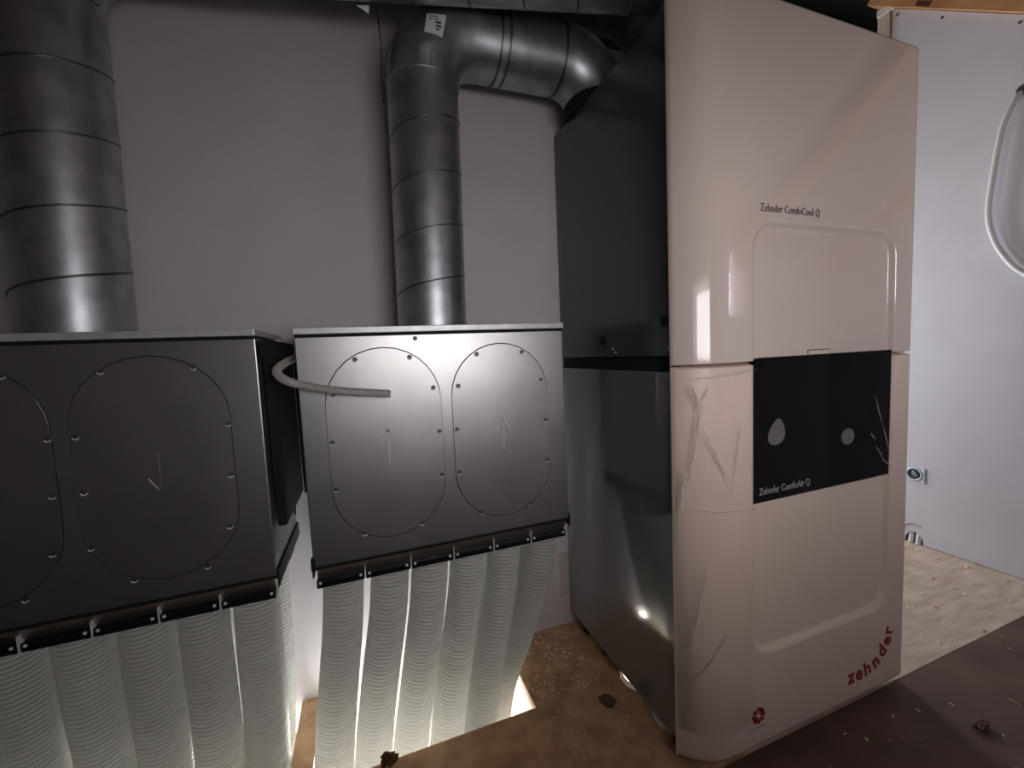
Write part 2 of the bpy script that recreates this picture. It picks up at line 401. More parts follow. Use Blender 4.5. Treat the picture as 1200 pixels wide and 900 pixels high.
# paper label on the first elbow
def on_elbow(u, w, r):
    c = [Vector(p) for p in ((0.1831, 1.0185, 1.738), (0.225, 1.0177, 1.7327), (0.238, 1.0164, 1.7844), (0.1928, 1.0251, 1.7847))]
    p = c[0].lerp(c[1], u).lerp(c[3].lerp(c[2], u), w)
    v = Vector((p.x - (0.187 + RB), 0, p.z - (Z1 - RB))).normalized() * RB
    ax = Vector((0.187 + RB + v.x, Y1, Z1 - RB + v.z)) if (v.x <= 0 and v.z >= 0) else Vector((0.187, Y1, p.z))
    return ax + (p - ax).normalized() * r
def patch(u0, u1, w0, w1, r, n=8):
    bm = bmesh.new(); g = [[bm.verts.new(on_elbow(u0 + (u1 - u0) * i / n, w0 + (w1 - w0) * j / n, r)) for i in range(n + 1)] for j in range(n + 1)]
    for j in range(n):
        for i in range(n): bm.faces.new((g[j][i], g[j][i + 1], g[j + 1][i + 1], g[j + 1][i]))
    return bm
lab = obj('paper_label', patch(0, 1, 0, 1, 0.0925), M_label, d1)
t = bmesh.new()
for (u0, u1, w0, w1) in ((0.15, 0.55, 0.82, 0.87), (0.15, 0.35, 0.70, 0.75), (0.45, 0.62, 0.70, 0.75), (0.50, 0.80, 0.52, 0.62), (0.55, 0.85, 0.36, 0.46), (0.60, 0.75, 0.22, 0.30)):
    join(t, (lambda q: (q.verts.index_update(), q)[1])(patch(u0, u1, w0, w1, 0.0929, 2)))
obj('print', t, M_ink, lab)
bm = bmesh.new()
v = [bm.verts.new(p) for p in ((0.035, 1.02, 1.764), (0.062, 1.02, 1.770), (0.060, 1.021, 1.752), (0.035, 1.022, 1.765), (0.062, 1.022, 1.771), (0.060, 1.023, 1.753))]
for f in ((0, 2, 1), (3, 4, 5), (0, 1, 4, 3), (1, 2, 5, 4), (2, 0, 3, 5)): bm.faces.new([v[i] for i in f])
tag(obj('paper_scrap', bm, M_label, origin=(0.05, 1.021, 1.752)), 'small pale paper corner sticking out under the top duct', 'paper')

# duct from the left-hand box: up, then across the top towards the unit
d2 = thing('spiral_duct', 'dark spiral duct rising from the left-hand box at the left edge', 'duct', (-0.545, 1.10, 1.05))
XL, YL, Z2 = -0.545, 1.10, 1.845
dirh = Vector((0.80 - XL, 0.79 - YL, 0)).normalized(); RB2 = 0.14
pv = [(XL - 0.008, YL, 1.035), (XL, YL, Z2 - RB2)]
obj('pipe', sweep(pv, DR, 48, cap=False), M_galv, d2, smooth=True)
obj('spiral_seam', helix([(XL - 0.008, YL, 1.04), (XL, YL, Z2 - RB2)], DR, 0.0026, 0.132, phase=1.2), M_seam, d2, smooth=True)
ce = Vector((XL, YL, Z2 - RB2)) + dirh * RB2
obj('elbow', sweep(arc(ce, -dirh * RB2, Vector((0, 0, RB2))), DR, 48, cap=False), M_galv, d2, smooth=True)
s0 = ce + Vector((0, 0, RB2)); s1 = Vector((0.80, 0.79, Z2)) - dirh * 0.13
obj('pipe', sweep([s0, s1], DR, 48, cap=False), M_galv, d2, smooth=True)
obj('spiral_seam', helix([s0, s1], DR, 0.0024, 0.125), M_seam, d2, smooth=True)
ce = s1 - Vector((0, 0, 0.13))
obj('elbow', sweep(arc(ce, Vector((0, 0, 0.13)), dirh * 0.13), DR + 0.001, 48, cap=False), M_galv, d2, smooth=True)
cc = ce + dirh * 0.13
obj('pipe', sweep([cc, (cc.x, cc.y, 1.69)], DR, 40, cap=False), M_galv, d2, smooth=True)
obj('outlet_collar', cyl((cc.x, cc.y, 1.6716), (cc.x, cc.y, 1.700), DR + 0.006, 40), M_rubber, d2, smooth=True, angle=40)
# further duct behind, leaving the unit upwards
d3 = thing('bent_duct', 'dark bent duct behind the first elbow, rimmed by warm light, above the tall unit', 'duct', (0.98, 1.10, 1.67))
obj('pipe', sweep([(0.93, 1.11, 1.672), (0.93, 1.11, 1.86)], DR, 40, cap=False), M_galv, d3, smooth=True)
obj('elbow', sweep(arc((0.79, 1.11, 1.86), (0.14, 0, 0), (0, 0, 0.16)), DR, 40, cap=False), M_galv, d3, smooth=True)
obj('pipe', sweep([(0.79, 1.11, 2.02), (-0.9, 1.15, 2.04)], DR, 40, cap=False), M_galv, d3, smooth=True)
# thin black wire hanging by the first elbow
tag(obj('wire', sweep(smooth_path([(0.082, 1.06, 1.80), (0.086, 1.07, 1.72), (0.083, 1.08, 1.66), (0.086, 1.09, 1.60)]), 0.0014, 6), M_black, origin=(0.083, 1.08, 1.60)),
    'thin black wire hanging beside the elbow of the middle duct', 'wire')

# ================================================================== DISTRIBUTION BOXES
BY, BZ0, BZ1 = 0.95, 0.527, 1.030
def stadium(cx, z0, z1, r, n=14):
    pts = []
    for i in range(n + 1): a = PI * i / n; pts.append((cx + r * math.cos(a), z1 - r + r * math.sin(a)))
    for i in range(n + 1): a = PI + PI * i / n; pts.append((cx + r * math.cos(a), z0 + r + r * math.sin(a)))
    return pts
screw_me = None
def dist_box(x0, x1, label, plates, arrow_up, screws):
    xm = (x0 + x1) / 2
    t = thing('air_distribution_box', label, 'air box', (xm, 1.08, BZ0 - 0.06), 'air distribution boxes')
    obj('body', B((x0, BY, BZ0), (x1, 1.222, BZ1 - 0.004), 0.002), M_boxm, t)
    # lid: folded zinc lip along the front top
    bm = B((x0 - 0.001, BY - 0.006, BZ1 + 0.001), (x1 + 0.001, 1.224, BZ1 + 0.015), 0.0015)
    obj('lid', bm, M_lid, t)
    obj('lid_gap', B((x0 + 0.001, BY - 0.0012, BZ1 - 0.006), (x1 - 0.001, 1.221, BZ1 + 0.001)), M_rubber, t)
    # bottom lip
    bm = B((x0 - 0.004, BY - 0.0035, BZ0 - 0.004), (x1 + 0.004, BY + 0.006, BZ0 + 0.001))
    for xx in (x0 - 0.003, x1 + 0.001): box(bm, (xx, BY - 0.001, BZ0 - 0.022), (xx + 0.003, 1.223, BZ0 + 0.012))
    box(bm, (x0 - 0.004, BY - 0.004, BZ0 - 0.004), (x0 + 0.004, BY + 0.012, BZ0 + 0.020))
    obj('bottom_lip', bm, M_rubber, t)
    # tapered plenum under the box
    bm = bmesh.new()
    q = [(BY + 0.004, BZ0 - 0.003), (BY + 0.020, BZ0 - 0.036), (1.19, BZ0 - 0.036), (1.215, BZ0 - 0.003)]
    a = [bm.verts.new((x0 + 0.006, y, z)) for y, z in q]; b2 = [bm.verts.new((x1 - 0.006, y, z)) for y, z in q]
    bm.faces.new(a); bm.faces.new(b2[::-1])
    for i in range(4): bm.faces.new((a[i], b2[i], b2[(i + 1) % 4], a[(i + 1) % 4]))
    bmesh.ops.recalc_face_normals(bm, faces=bm.faces)
    obj('plenum', bm, M_boxm, t)
    # six black clips in front and six behind, each locking one hose port
    for yy, ft in ((0.958, 1), (1.135, 0)):
        for k in range(6):
            xa = x0 + 0.002 + k * 0.1022; xb = xa + 0.0995
            bm = B((xa, yy, 0.4745), (xb, yy + 0.062, 0.4915), 0.003)
            box(bm, (xa + 0.002, yy + 0.012, 0.4915), (xb - 0.002, yy + 0.060, 0.503))
            c = obj('port_clip', bm, M_black, t)
            if ft:
                for xs in (xa + 0.008, xb - 0.008):
                    obj('screw', cyl((xs, yy - 0.001, 0.487), (xs, yy + 0.002, 0.487), 0.003, 8), M_screw, c)
    for k in range(1, 6):
        xa = x0 + 0.0007 + k * 0.1022
        obj('port_spacer', B((xa, 0.9555, 0.474), (xa + 0.0016, 0.99, 0.508)), M_pvc, t)
    for cx in plates:
        r = 0.1235
        g = obj('gasket_line', prism_xz(stadium(cx, 0.5655, 0.9995, r + 0.0010), BY - 0.0006, BY + 0.002), M_rubber, t)
        p = obj('cover_plate', prism_xz(stadium(cx, 0.567, 0.998, r), BY - 0.0022, BY + 0.001, bevel=0.001), M_plate, t)
        for (sx, sz) in screws:
            bm = cyl((cx + sx, BY - 0.0032, sz), (cx + sx, BY - 0.001, sz), 0.0056, 12)
            obj('screw', bm, M_pocket, p)
            obj('screw', sweep([(cx + sx - 0.0048 * math.cos(u), BY - 0.0036, sz - 0.0048 * math.sin(u)) for u in [0.3 + 0.25 * i for i in range(11)]], 0.0011, 5), M_screw, p)  # pale crescent painting the glint under each screw
        s = 1 if arrow_up else -1
        zt = 0.775 + s * 0.040; zb = 0.775 - s * 0.040
        def bar(p, q, w, bm):
            p = Vector((p[0], 0, p[1])); q = Vector((q[0], 0, q[1])); d = (q - p).normalized(); nn = Vector((-d.z, 0, d.x)) * w / 2
            prism_xz([((p + nn).x, (p + nn).z), ((q + nn).x, (q + nn).z), ((q - nn).x, (q - nn).z), ((p - nn).x, (p - nn).z)], BY - 0.0036, BY - 0.0015, bm)
        bm = bmesh.new(); w = 0.0042
        bar((cx, zb), (cx, zt - s * 0.003), w * 0.9, bm); bar((cx, zt), (cx - 0.019, zt - s * 0.031), w, bm); bar((cx, zt), (cx + 0.019, zt - s * 0.031), w, bm)
        obj('arrow_mark', bm, M_mark if arrow_up else M_boxm, p)
    return t
scr10 = [(-0.058, 0.974), (0.058, 0.974), (-0.107, 0.901), (0.107, 0.901), (-0.1155, 0.797), (0.1155, 0.797), (-0.1155, 0.693), (0.1155, 0.693), (-0.064, 0.585), (0.064, 0.585)]
scr8 = [(-0.068, 0.973), (0.072, 0.973), (-0.114, 0.858), (0.120, 0.858), (-0.112, 0.755), (0.116, 0.755), (-0.112, 0.650), (0.106, 0.650), (-0.055, 0.576), (0.062, 0.576)]
boxR = dist_box(-0.137, 0.482, 'right-hand dark metal air box with two arrows pointing up, beside the tall unit', (0.036, 0.309), True, scr10)
boxL = dist_box(-0.826, -0.207, 'left-hand dark metal air box with a downward arrow, under the leftmost duct', (-0.386, -0.658), False, scr8)
obj('screw', cyl((0.109, BY - 0.002, 1.016), (0.109, BY + 0.001, 1.016), 0.005, 10), M_pocket, boxR)
for xx in (-0.205, -0.18): pass
# black mounting block between the boxes, on the left box's side
bm = B((-0.2035, 0.985, 0.62), (-0.186, 1.235, 0.985), 0.002)
box(bm, (-0.2035, 0.96, 0.985), (-0.178, 1.222, 1.022), 0.002)
bl = obj('side_bracket', bm, M_rubber, boxL)
obj('screw', cyl((-0.19, 1.08, 1.0225), (-0.19, 1.08, 1.0275), 0.006, 8), M_screw, bl)
mb = tag(obj('mounting_panel', B((-0.183, 1.225, 0.615), (-0.05, 1.250, 0.975), 0.002), M_rubber),
    'black panel on the wall in the gap between the two air boxes', 'panel')
obj('bolt', cyl((-0.160, 1.222, 0.642), (-0.160, 1.2255, 0.642), 0.004, 8), M_screw, mb)
obj('cable_end', sweep([(-0.1975, 1.15, 0.622), (-0.196, 1.149, 0.60), (-0.197, 1.148, 0.585)], 0.0022, 6), M_black, bl)

# small ribbed drain hose lying out of the gap and across the right-hand box
P = smooth_path([(-0.10, 1.235, 1.0 - 0.005), (-0.128, 1.16, 0.992), (-0.150, 1.06, 0.985), (-0.167, 0.985, 0.971), (-0.171, 0.937, 0.956), (-0.150, 0.912, 0.938), (-0.105, 0.908, 0.922), (-0.05, 0.908, 0.910), (0.045, 0.912, 0.897)], 30)
P = P[30:]
rr = [0.0086 if i % 2 else 0.0079 for i in range(len(P))]
tag(obj('drain_hose', sweep(P, rr, 14), M_hose, origin=(-0.15, 1.0, 0.9)), 'small clear ribbed hose curling out over the front of the right-hand air box', 'hose')

# ================================================================== RIBBED AIR HOSES
def corrugated(path, ro, ri, pitch, seg):
    L = 0; P = [Vector(p) for p in path]; S = [0]
    for a, b in zip(P, P[1:]): L += (b - a).length; S.append(L)
    prof = ((0.0, ro), (0.42, ro), (0.58, ri), (0.84, ri)); n = int(L / pitch); pts = []; rad = []; i = 0
    for k in range(n):
        for u, r in prof:
            s = (k + u) * pitch
            while i < len(S) - 2 and S[i + 1] < s: i += 1
            f = (s - S[i]) / (S[i + 1] - S[i]); pts.append(P[i].lerp(P[i + 1], f)); rad.append(r)
    bm = sweep(pts, rad, seg, cap=True); bm.faces.ensure_lookup_table()
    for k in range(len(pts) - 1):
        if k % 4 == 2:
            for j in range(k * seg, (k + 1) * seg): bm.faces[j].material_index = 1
    return bm
words = ['first', 'second', 'third', 'fourth', 'fifth', 'sixth']
topR = [-0.085, 0.021, 0.119, 0.217, 0.317, 0.425]; botR = [-0.137, -0.046, 0.047, 0.140, 0.232, 0.306]
topL = [-0.770, -0.668, -0.565, -0.464, -0.364, -0.264]; botL = [-0.742, -0.642, -0.548, -0.457, -0.364, -0.276]
random.seed(4)
for side, tops, bots in (('right-hand', topR, botR), ('left-hand', topL, botL)):
    for k in range(6):
        for row in (0, 1):
            if row and k not in ((4, 5) if side == 'right-hand' else (1, 3, 5)): continue
            y = 1.018 if row == 0 else 1.150
            xt, xb = tops[k], bots[k]; d = xb - xt
            w = random.uniform(-0.004, 0.004)
            if row: xt += random.uniform(-0.004, 0.004); xb += random.uniform(-0.004, 0.004) - (0.010 if side == 'left-hand' and k == 5 else 0); w = 0
            e = (0.066 if row == 0 else 0.042) if (side == 'right-hand' and k == 5) else 0.005
            path = smooth_path([(xt, y, 0.486), (xt, y, 0.45), (xt + d * 0.18, y + 0.1 * e, 0.34), (xt + d * 0.55 + w, y + 0.5 * e, 0.18), (xb, y + e, 0.0), (xb + d * 0.25, y + e + 0.003, -0.20), (xb + d * 0.3, y + e + 0.01, -0.45)], 6)
            bm = corrugated(path, 0.0452, 0.0412, 0.0094, 26 if row == 0 else 18)
            lbl = ('%s pale ribbed hose from the left in the front row under the %s box' if row == 0 else
                   'ribbed hose standing behind the %s front hose from the left under the %s box') % (words[k], side)
            ho = tag(obj('ribbed_hose', bm, M_tube, origin=(xb, y, 0), smooth=True, angle=28), lbl, 'hose', 'ribbed hoses under the %s air box' % side); ho.data.materials.append(M_groove_shade)

# ================================================================== HEAT RECOVERY UNIT AND COOLING UNIT
UX0, UX1, UY0, UY1 = 0.629, 1.352, 0.712, 1.246
def rrect_sdf(x, z, cx, cz, hx, hz, r):
    qx, qz = abs(x - cx) - hx + r, abs(z - cz) - hz + r
    return math.hypot(max(qx, 0), max(qz, 0)) + min(max(qx, qz), 0) - r
def sstep(a, b, x):
    t = min(1, max(0, (x - a) / (b - a))); return t * t * (3 - 2 * t)
CX0, CX1 = 0.618, 1.362
def face_y(x, z):
    """front surface of the moulded covers: wide soft left edge, tight right edge, faint belly"""
    dl, dr = x - CX0, CX1 - x
    y = 0.6485
    y += 0.058 * max(0, 1 - dl / 0.13) ** 3.2
    y += 0.022 * max(0, 1 - dr / 0.035) ** 2.2
    return y
def cover(name, z0, z1, recess, parent, m, nx=190, nz=180, rtop=0.006, rbot=0.006):
    bm = bmesh.new(); g = []
    for j in range(nz + 1):
        z = z0 + (z1 - z0) * j / nz; row = []
        for i in range(nx + 1):
            u = i / nx; x = CX0 + (CX1 - CX0) * u
            y = face_y(x, z) + recess(x, z)
            y += 0.010 * max(0, 1 - (z1 - z) / rtop) ** 2 + 0.014 * max(0, 1 - (z - z0) / rbot) ** 2
            row.append(bm.verts.new((x, min(y, UY0 - 0.001), z)))
        g.append(row)
    for j in range(nz):
        for i in range(nx): bm.faces.new((g[j][i], g[j][i + 1], g[j + 1][i + 1], g[j + 1][i]))
    # rim back to the casing
    rim = g[0] + [r[-1] for r in g[1:]] + g[-1][-2::-1] + [r[0] for r in g[-2:0:-1]]
    back = [bm.verts.new((v.co.x, UY0 + 0.001, v.co.z)) for v in rim]; n = len(rim)
    for i in range(n): bm.faces.new((rim[(i + 1) % n], rim[i], back[i], back[(i + 1) % n]))
    return obj(name, bm, m, parent, smooth=True, angle=50)

# lower machine
hru = thing('heat_recovery_unit', 'lower half of the tall white cabinet, with black control panel under clear film', 'ventilation unit', (0.99, 0.98, 0))
obj('side_panel', B((UX0, UY0, 0.046), (UX0 + 0.012, UY1, 0.915), 0.002), M_side_low, hru)
obj('casing', B((UX0 + 0.012, UY0 + 0.004, 0.05), (UX1, UY1, 0.93), 0.004), M_side, hru)
obj('shadow_gap', B((UX0 + 0.004, UY0 + 0.001, 0.915), (UX1 - 0.002, UY1 - 0.004, 0.9475)), M_rubber, hru)
def rec_low(x, z):
    d = rrect_sdf(x, z, 1.026, 0.70, 0.240, 0.445, 0.055)
    return 0.0115 * (1 - sstep(-0.010, 0.004, d))
cv = cover('front_cover', 0.022, 0.9265, rec_low, hru, M_cover_f, nz=230, rbot=0.02, rtop=0.003)
yp = 0.6485
# black panel
bm = bmesh.new()
pts = [(0.787, 0.614), (1.262, 0.614), (1.262, 0.938), (0.808, 0.938)] + [(0.808 - 0.021 * math.sin(a), 0.917 + 0.021 * math.cos(a)) for a in (0.3, 0.6, 0.9, 1.2, PI / 2)]
cp = obj('control_panel', prism_xz(pts, yp + 0.0015, yp + 0.014, bevel=0.001), M_glass, hru)
cp['label'] = 'glossy black control panel'
def blob(cx, cz, rx, rz, egg, y, n=22):
    return prism_xz([(cx + rx * math.cos(2 * PI * i / n) * (1 - egg * math.sin(2 * PI * i / n)) + egg * 0.012 * math.sin(2 * PI * i / n), cz + rz * math.sin(2 * PI * i / n)) for i in range(n)], y, y + 0.0008)
obj('grey_spot', blob(0.857, 0.770, 0.025, 0.030, 0.35, yp + 0.0009), M_grey, cp)
obj('grey_spot', blob(1.098, 0.732, 0.024, 0.020, 0.0, yp + 0.0009), M_grey, cp)
obj('lettering', text_bm('Zehnder ComfoAir Q', 0.0225, (0.803, yp + 0.0009, 0.632), (1, 0, 0), (0, 0, 1), xs=0.80), M_textg, cp)
lt0 = obj('latch_tab', B((0.967, 0.6590, 0.9385), (1.042, 0.664, 0.9500), 0.002), M_textk, hru)
obj('latch_face', B((0.9695, 0.6580, 0.9370), (1.0395, 0.664, 0.9475), 0.002), M_cover_f, lt0)
# red word mark on a rising arc, each letter turned along it
word = [('z', 1.142, 0.094), ('e', 1.172, 0.0935), ('h', 1.206, 0.097), ('n', 1.240, 0.108), ('d', 1.268, 0.129), ('e', 1.287, 0.154), ('r', 1.294, 0.181)]
bm = bmesh.new()
for i, (ch, x, z) in enumerate(word):
    a_, b3 = word[max(i - 1, 0)], word[min(i + 1, 6)]
    ang = (-0.02, 0.06, 0.28, 0.55, 0.82, 1.12, 1.35)[i]
    xd = Vector((math.cos(ang), 0, math.sin(ang))); yd = Vector((-math.sin(ang), 0, math.cos(ang)))
    x -= 0.016
    loc = Vector((x, face_y(x, z) - 0.0008, z)) - yd * 0.013
    text_bm(ch, 0.056, loc, xd, yd, depth=0.0006, align='CENTER', bm=bm, xs=0.98, bold=0.0012)
lt = obj('lettering', bm, M_red, hru); lt['label'] = 'red word mark rising in an arc'
# round red emblem
bm = bmesh.new(); ex, ez = 0.800, 0.110
for k in range(8):
    a = 2 * PI * k / 8
    prism_xz([(ex + 0.005 * math.cos(a) + 0.0, ez + 0.005 * math.sin(a)), (ex + 0.0185 * math.cos(a - 0.34), ez + 0.0185 * math.sin(a - 0.34)),
              (ex + 0.0205 * math.cos(a), ez + 0.0205 * math.sin(a)), (ex + 0.0185 * math.cos(a + 0.34), ez + 0.0185 * math.sin(a + 0.34))], 0.6472, 0.6488, bm)
em = obj('emblem', bm, M_red, hru)
t = obj('emblem_line', B((ex - 0.028, 0.6475, ez - 0.030), (ex + 0.028, 0.6490, ez - 0.027)), M_textg, hru)
# levelling feet and pipe sleeves under it
for (x, y) in ((0.675, 1.190), (0.675, 0.745), (1.30, 1.19), (1.30, 0.745)):
    f = obj('foot', sweep([(x, y, 0.0), (x, y, 0.014), (x, y, 0.016), (x, y, 0.050)], [0.028, 0.028, 0.012, 0.012], 20, cap=True), M_rubber, hru)
obj('cable_gland', cyl((0.640, 1.04, 0.030), (0.640, 1.04, 0.05), 0.012, 12), M_rubber, hru)

# protective film
def film_mesh(x0, x1, z0, z1, base, nx, nz, fn):
    bm = bmesh.new(); g = []
    for j in range(nz + 1):
        z = z0 + (z1 - z0) * j / nz
        g.append([bm.verts.new((x, base(x, z) - fn(x, z), z)) for x in [x0 + (x1 - x0) * i / nx for i in range(nx + 1)]])
    for j in range(nz):
        for i in range(nx): bm.faces.new((g[j][i], g[j][i + 1], g[j + 1][i + 1], g[j + 1][i]))
    return bm
def ridge(x, z, a, b, w, h):
    ax, az = a; bx, bz = b; dx, dz = bx - ax, bz - az; L2 = dx * dx + dz * dz
    t = min(1, max(0, ((x - ax) * dx + (z - az) * dz) / L2)); d = math.hypot(x - ax - t * dx, z - az - t * dz)
    return h * math.exp(-(d / w) ** 2) * (0.55 + 0.45 * math.sin(PI * min(1, max(0, t))))
R1 = [((0.640, 0.888), (0.652, 0.84), 0.006, 0.007), ((0.668, 0.888), (0.652, 0.845), 0.005, 0.006), ((0.652, 0.85), (0.646, 0.77), 0.005, 0.007), ((0.646, 0.80), (0.70, 0.69), 0.004, 0.005),
      ((0.655, 0.80), (0.712, 0.66), 0.004, 0.004), ((0.648, 0.78), (0.630, 0.66), 0.004, 0.005), ((0.74, 0.80), (0.718, 0.66), 0.004, 0.004), ((0.632, 0.90), (0.79, 0.915), 0.004, 0.005),
      ((0.628, 0.62), (0.785, 0.607), 0.003, 0.004), ((0.628, 0.70), (0.622, 0.60), 0.004, 0.006), ((0.70, 0.34), (0.632, 0.22), 0.004, 0.005), ((0.66, 0.50), (0.634, 0.30), 0.005, 0.005)]
def fn1(x, z):
    return 0.0022 + sum(ridge(x, z, *r) for r in R1) + 0.0010 * (1 + noise.noise(Vector((x * 22, z * 9, 0))))
fm = obj('protective_film', film_mesh(0.6185, 0.785, 0.10, 0.922, face_y, 70, 240, fn1), M_film, hru, smooth=True)
fm1 = fm; fm['label'] = 'clear wrinkled protective film over the left of the cover'
R2 = [((1.182, 0.828), (1.215, 0.75), 0.003, 0.005), ((1.215, 0.75), (1.245, 0.67), 0.004, 0.006), ((1.165, 0.735), (1.19, 0.715), 0.004, 0.006), ((1.19, 0.70), (1.225, 0.66), 0.0035, 0.005),
      ((1.215, 0.665), (1.255, 0.635), 0.0035, 0.005), ((1.13, 0.93), (1.26, 0.915), 0.004, 0.004), ((0.80, 0.75), (0.795, 0.72), 0.004, 0.004), ((0.79, 0.90), (0.82, 0.934), 0.005, 0.005)]
def fn2(x, z): return 0.0012 + sum(ridge(x, z, *r) for r in R2) + 0.0003 * (1 + noise.noise(Vector((x * 12, z * 9, 3))))
fm = obj('protective_film', film_mesh(0.7875, 1.2615, 0.616, 0.936, lambda x, z: yp, 170, 110, fn2), M_film2, hru, smooth=True)

def creases(RL, base, film_o, k=1.0):
    for a, b, w, h in RL:
        n = 10; P = []; rad = []
        for i in range(n + 1):
            t = i / n; x = a[0] + (b[0] - a[0]) * t; z = a[1] + (b[1] - a[1]) * t
            x += 0.003 * noise.noise(Vector((x * 30, z * 30, 1))); P.append((x, base(x, z) - h * 0.9 - 0.003, z)); rad.append(max(0.0002, k * w * 0.45 * math.sin(PI * min(0.97, 0.03 + t))))
        obj('film_crease', sweep(P, rad, 6), M_crease, film_o, smooth=True)
creases(R1, face_y, fm1, 0.9)
creases(R2[:5], lambda x, z: yp, fm, 0.8)

# upper machine
cu = thing('cooling_unit', 'upper half of the tall white cabinet, glossy, with a moulded recess in front', 'cooling unit', (0.99, 0.98, 0.95))
obj('side_panel', B((UX0, UY0, 0.9500), (UX0 + 0.012, UY1, 1.669), 0.002), M_side, cu)
obj('casing', B((UX0 + 0.012, UY0 + 0.004, 0.952), (UX1, UY1, 1.6695), 0.004), M_side, cu)
def rec_up(x, z):
    d = rrect_sdf(x, z, 1.026, 0.96, 0.240, 0.268, 0.060)
    return 0.0115 * (1 - sstep(-0.012, 0.004, d))
cover('front_cover', 0.9285, 1.683, rec_up, cu, M_cover, nz=190, rbot=0.003)
obj('lettering', text_bm('Zehnder ComfoCool Q', 0.0235, (0.803, yp - 0.0006, 1.248), (1, 0, 0), (0, 0, 1), xs=0.80), M_textk, cu)
obj('drain_port', cyl((UX0 - 0.0015, 0.990, 0.993), (UX0 + 0.002, 0.990, 0.993), 0.0150, 24), M_black, cu)
obj('drain_port', cyl((UX0 - 0.0025, 0.990, 0.993), (UX0 + 0.002, 0.990, 0.993), 0.008, 20), M_rubber, cu)
obj('drain_port', cyl((UX0 - 0.0015, 0.741, 1.028), (UX0 + 0.002, 0.741, 1.028), 0.0125, 24), M_rubber, cu)
for (y, z) in ((0.943, 0.972), (0.7285, 0.966), (0.93, 0.962)):
    obj('screw', cyl((UX0 - 0.001, y, z), (UX0 + 0.001, y, z), 0.003, 8), M_screw, cu)

# white pipe sleeves through the floor beside the unit
def sleeve(x, y, r, h, label, open_):
    t = thing('pipe_sleeve', label, 'pipe', (x, y, 0))
    bm = bmesh.new(); n = 28
    prof = [(r, -0.02 if open_ else 0.0005), (r, h), (r - 0.004, h), (r - 0.004, -0.02 if open_ else 0.0005)]
    rings = [[bm.verts.new((x + q * math.cos(2 * PI * k / n), y + q * math.sin(2 * PI * k / n), z)) for k in range(n)] for q, z in prof]
    for a in range(3):
        for k in range(n): bm.faces.new((rings[a][k], rings[a][(k + 1) % n], rings[a + 1][(k + 1) % n], rings[a + 1][k]))
    obj('rim', bm, M_tube if open_ else M_pvc, t, smooth=True, angle=40)
    if not open_: obj('cap', cyl((x, y, 0.0006), (x, y, h - 0.002), r - 0.0042, 28), M_pvc, t)
sleeve(0.695, 0.955, 0.050, 0.012, 'glowing white pipe sleeve in the floor under the tall unit', True)
sleeve(0.694, 0.812, 0.050, 0.016, 'capped white pipe sleeve under the front corner of the tall unit', False)

# ================================================================== RIGHT WALL FITTINGS
P = smooth_path([(RX + 0.004, 0.842, 1.853), (RX - 0.012, 0.850, 1.825), (RX - 0.022, 0.875, 1.741), (RX - 0.024, 0.892, 1.591), (RX - 0.022, 0.903, 1.434), (RX - 0.018, 0.884, 1.325), (RX - 0.016, 0.848, 1.243), (RX - 0.016, 0.805, 1.185), (RX - 0.016, 0.70, 1.10), (RX - 0.014, 0.5, 1.05)], 8)
cb = tag(obj('conduit_loop', sweep(P, 0.0095, 14), M_cable, origin=(RX - 0.02, 0.85, 1.05), smooth=True), 'white flexible conduit looping out of the right wall', 'conduit')
obj('hole', sweep([(RX - 0.001, 0.834, 1.860), (RX + 0.0005, 0.834, 1.860)], 0.0185, 18), M_ink, wall_r)
sb = thing('socket_box', 'pale blue wall socket box low on the right wall, beside the cabinet edge', 'socket box', (RX, 1.115, 0.298))
bm = bmesh.new(); n = 24
prof = [(0.024, 0), (0.026, -0.004), (0.030, -0.004), (0.030, 0.0)]
box(bm, (RX - 0.004, 1.078, 0.296), (RX - 0.0005, 1.092, 0.364)); box(bm, (RX - 0.004, 1.138, 0.296), (RX - 0.0005, 1.152, 0.364))
box(bm, (RX - 0.004, 1.092, 0.296), (RX - 0.0005, 1.138, 0.306)); box(bm, (RX - 0.004, 1.092, 0.354), (RX - 0.0005, 1.138, 0.364))
obj('frame', bm, M_blue, sb)
rings = []
bm = bmesh.new()
for q, dx in ((0.024, -0.0008), (0.0245, -0.006), (0.030, -0.006), (0.031, -0.0008)):
    rings.append([bm.verts.new((RX + dx, 1.115 + q * math.cos(2 * PI * k / n), 0.330 + q * math.sin(2 * PI * k / n))) for k in range(n)])
for a in range(3):
    for k in range(n): bm.faces.new((rings[a][k], rings[a][(k + 1) % n], rings[a + 1][(k + 1) % n], rings[a + 1][k]))
obj('rim', bm, M_blue, sb, smooth=True)
obj('inner_hole', cyl((RX - 0.0018, 1.115, 0.330), (RX - 0.0006, 1.115, 0.330), 0.0245, 24), M_ink, sb)
for k in range(3):
    obj('wire_end', sweep(smooth_path([(RX - 0.002, 1.105 + 0.008 * k, 0.322), (RX - 0.008, 1.108 + 0.006 * k, 0.334 + 0.003 * k), (RX - 0.003, 1.12, 0.345)], 4), 0.0016, 6), M_screw, sb)
for k, w in enumerate(('nearer', 'further')):
    yy = 1.096 + 0.027 * k
    bm = corrugated([(RX + 0.004, yy, 0.0005), (RX + 0.012, yy, 0.052)], 0.0105, 0.0092, 0.004, 14)
    co_ = tag(obj('conduit_stub', bm, M_cable, origin=(RX + 0.004, yy, 0), smooth=True, angle=28), '%s grey conduit standing inside the torn notch at the foot of the right wall' % w, 'conduit', 'conduits in the wall notch'); co_.data.materials.append(M_cable)

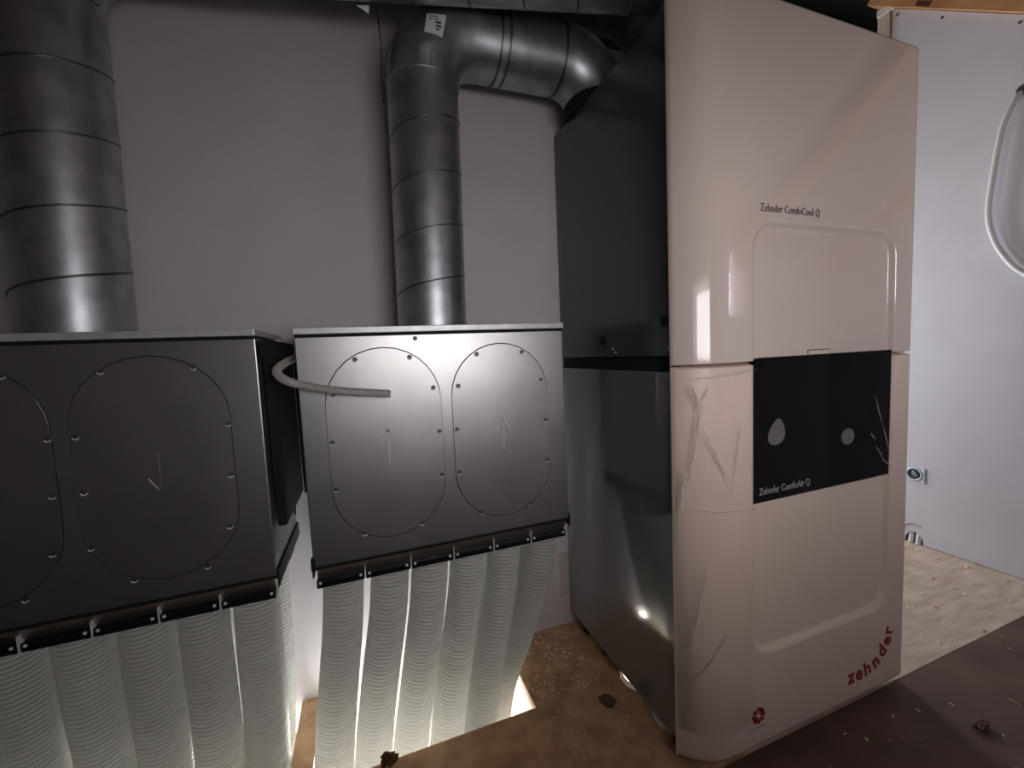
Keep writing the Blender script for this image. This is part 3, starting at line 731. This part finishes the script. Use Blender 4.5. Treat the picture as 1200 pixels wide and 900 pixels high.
# ================================================================== DEBRIS
random.seed(11)
def chips(n, xr, yr, s0, s1, bm):
    for i in range(n):
        x = random.uniform(*xr); y = random.uniform(*yr)
        if x < OX + 0.01 and y > OY - 0.01: continue
        if x > 0.60 and y > 0.7 and x < 1.4: continue
        s = random.uniform(s0, s1); a = random.uniform(0, PI); w = s * random.uniform(0.2, 0.5); z = 0.0042 if y < 0.664 else 0.0004
        c, sn = math.cos(a), math.sin(a)
        v = [bm.verts.new((x + c * u - sn * q, y + sn * u + c * q, z + h)) for u, q, h in ((-s, -w, 0), (s, -w, 0), (s, w, 0), (-s, w, 0), (-s * .7, 0, w), (s * .6, 0, w * 1.2))]
        for f in ((0, 1, 5, 4), (1, 2, 5), (2, 3, 4, 5), (3, 0, 4)): bm.faces.new([v[k] for k in f])
bm = bmesh.new()
chips(150, (0.39, 0.60), (0.98, 1.24), 0.0015, 0.0055, bm)
chips(190, (0.36, 0.62), (0.72, 1.15), 0.0008, 0.0032, bm)
chips(90, (1.42, 2.3), (0.67, 1.25), 0.002, 0.010, bm)
chips(60, (0.9, 2.2), (0.30, 0.66), 0.001, 0.006, bm)
chips(30, (-0.235, -0.19), (1.0, 1.24), 0.001, 0.004, bm)
o = obj('wood_shavings', bm, M_shav, origin=(0.5, 1, 0)); o['kind'] = 'stuff'; o['label'] = 'scattered wood shavings and crumbs on the chipboard floor'; o['category'] = 'debris'
def lump(c, r, seed, m, name, label, cat, flat=1.0, amp=0.6, sub=3):
    bm = bmesh.new(); bmesh.ops.create_icosphere(bm, subdivisions=sub, radius=1)
    for v in bm.verts:
        k = 1 + amp * noise.noise(v.co * 1.9 + Vector((seed, 0, 0))) + amp * 0.5 * noise.noise(v.co * 4.5 + Vector((0, seed, 0)))
        v.co = Vector((v.co.x * r[0] * k, v.co.y * r[1] * k, v.co.z * r[2] * k))
    mz = min(v.co.z for v in bm.verts)
    for v in bm.verts: v.co += Vector((c[0], c[1], c[2] - mz * flat))
    return tag(obj(name, bm, m, origin=c), label, cat)
lump((-0.012, 0.960, 0.0), (0.017, 0.013, 0.017), 9.1, M_chip, 'wood_chunk', 'dark reddish broken wood chunk at the edge of the floor opening', 'wood chunk', amp=0.75)
lump((0.565, 0.917, 0.0), (0.020, 0.022, 0.0012), 1.2, M_stain, 'dirt_patch', 'flat dark patch of dirt on the floor left of the tall unit', 'dirt', amp=0.5)
lump((1.78, 0.93, 0.0), (0.020, 0.012, 0.004), 5.1, M_stain, 'dirt_crumb', 'dark crumb on the lit floor right of the tall unit', 'crumb', amp=0.8)
lump((1.36, 0.50, 0.004), (0.022, 0.010, 0.006), 7.7, M_chip, 'dirt_crumb', 'dark brown crumb on the dark board in front at bottom right', 'crumb', amp=0.8)
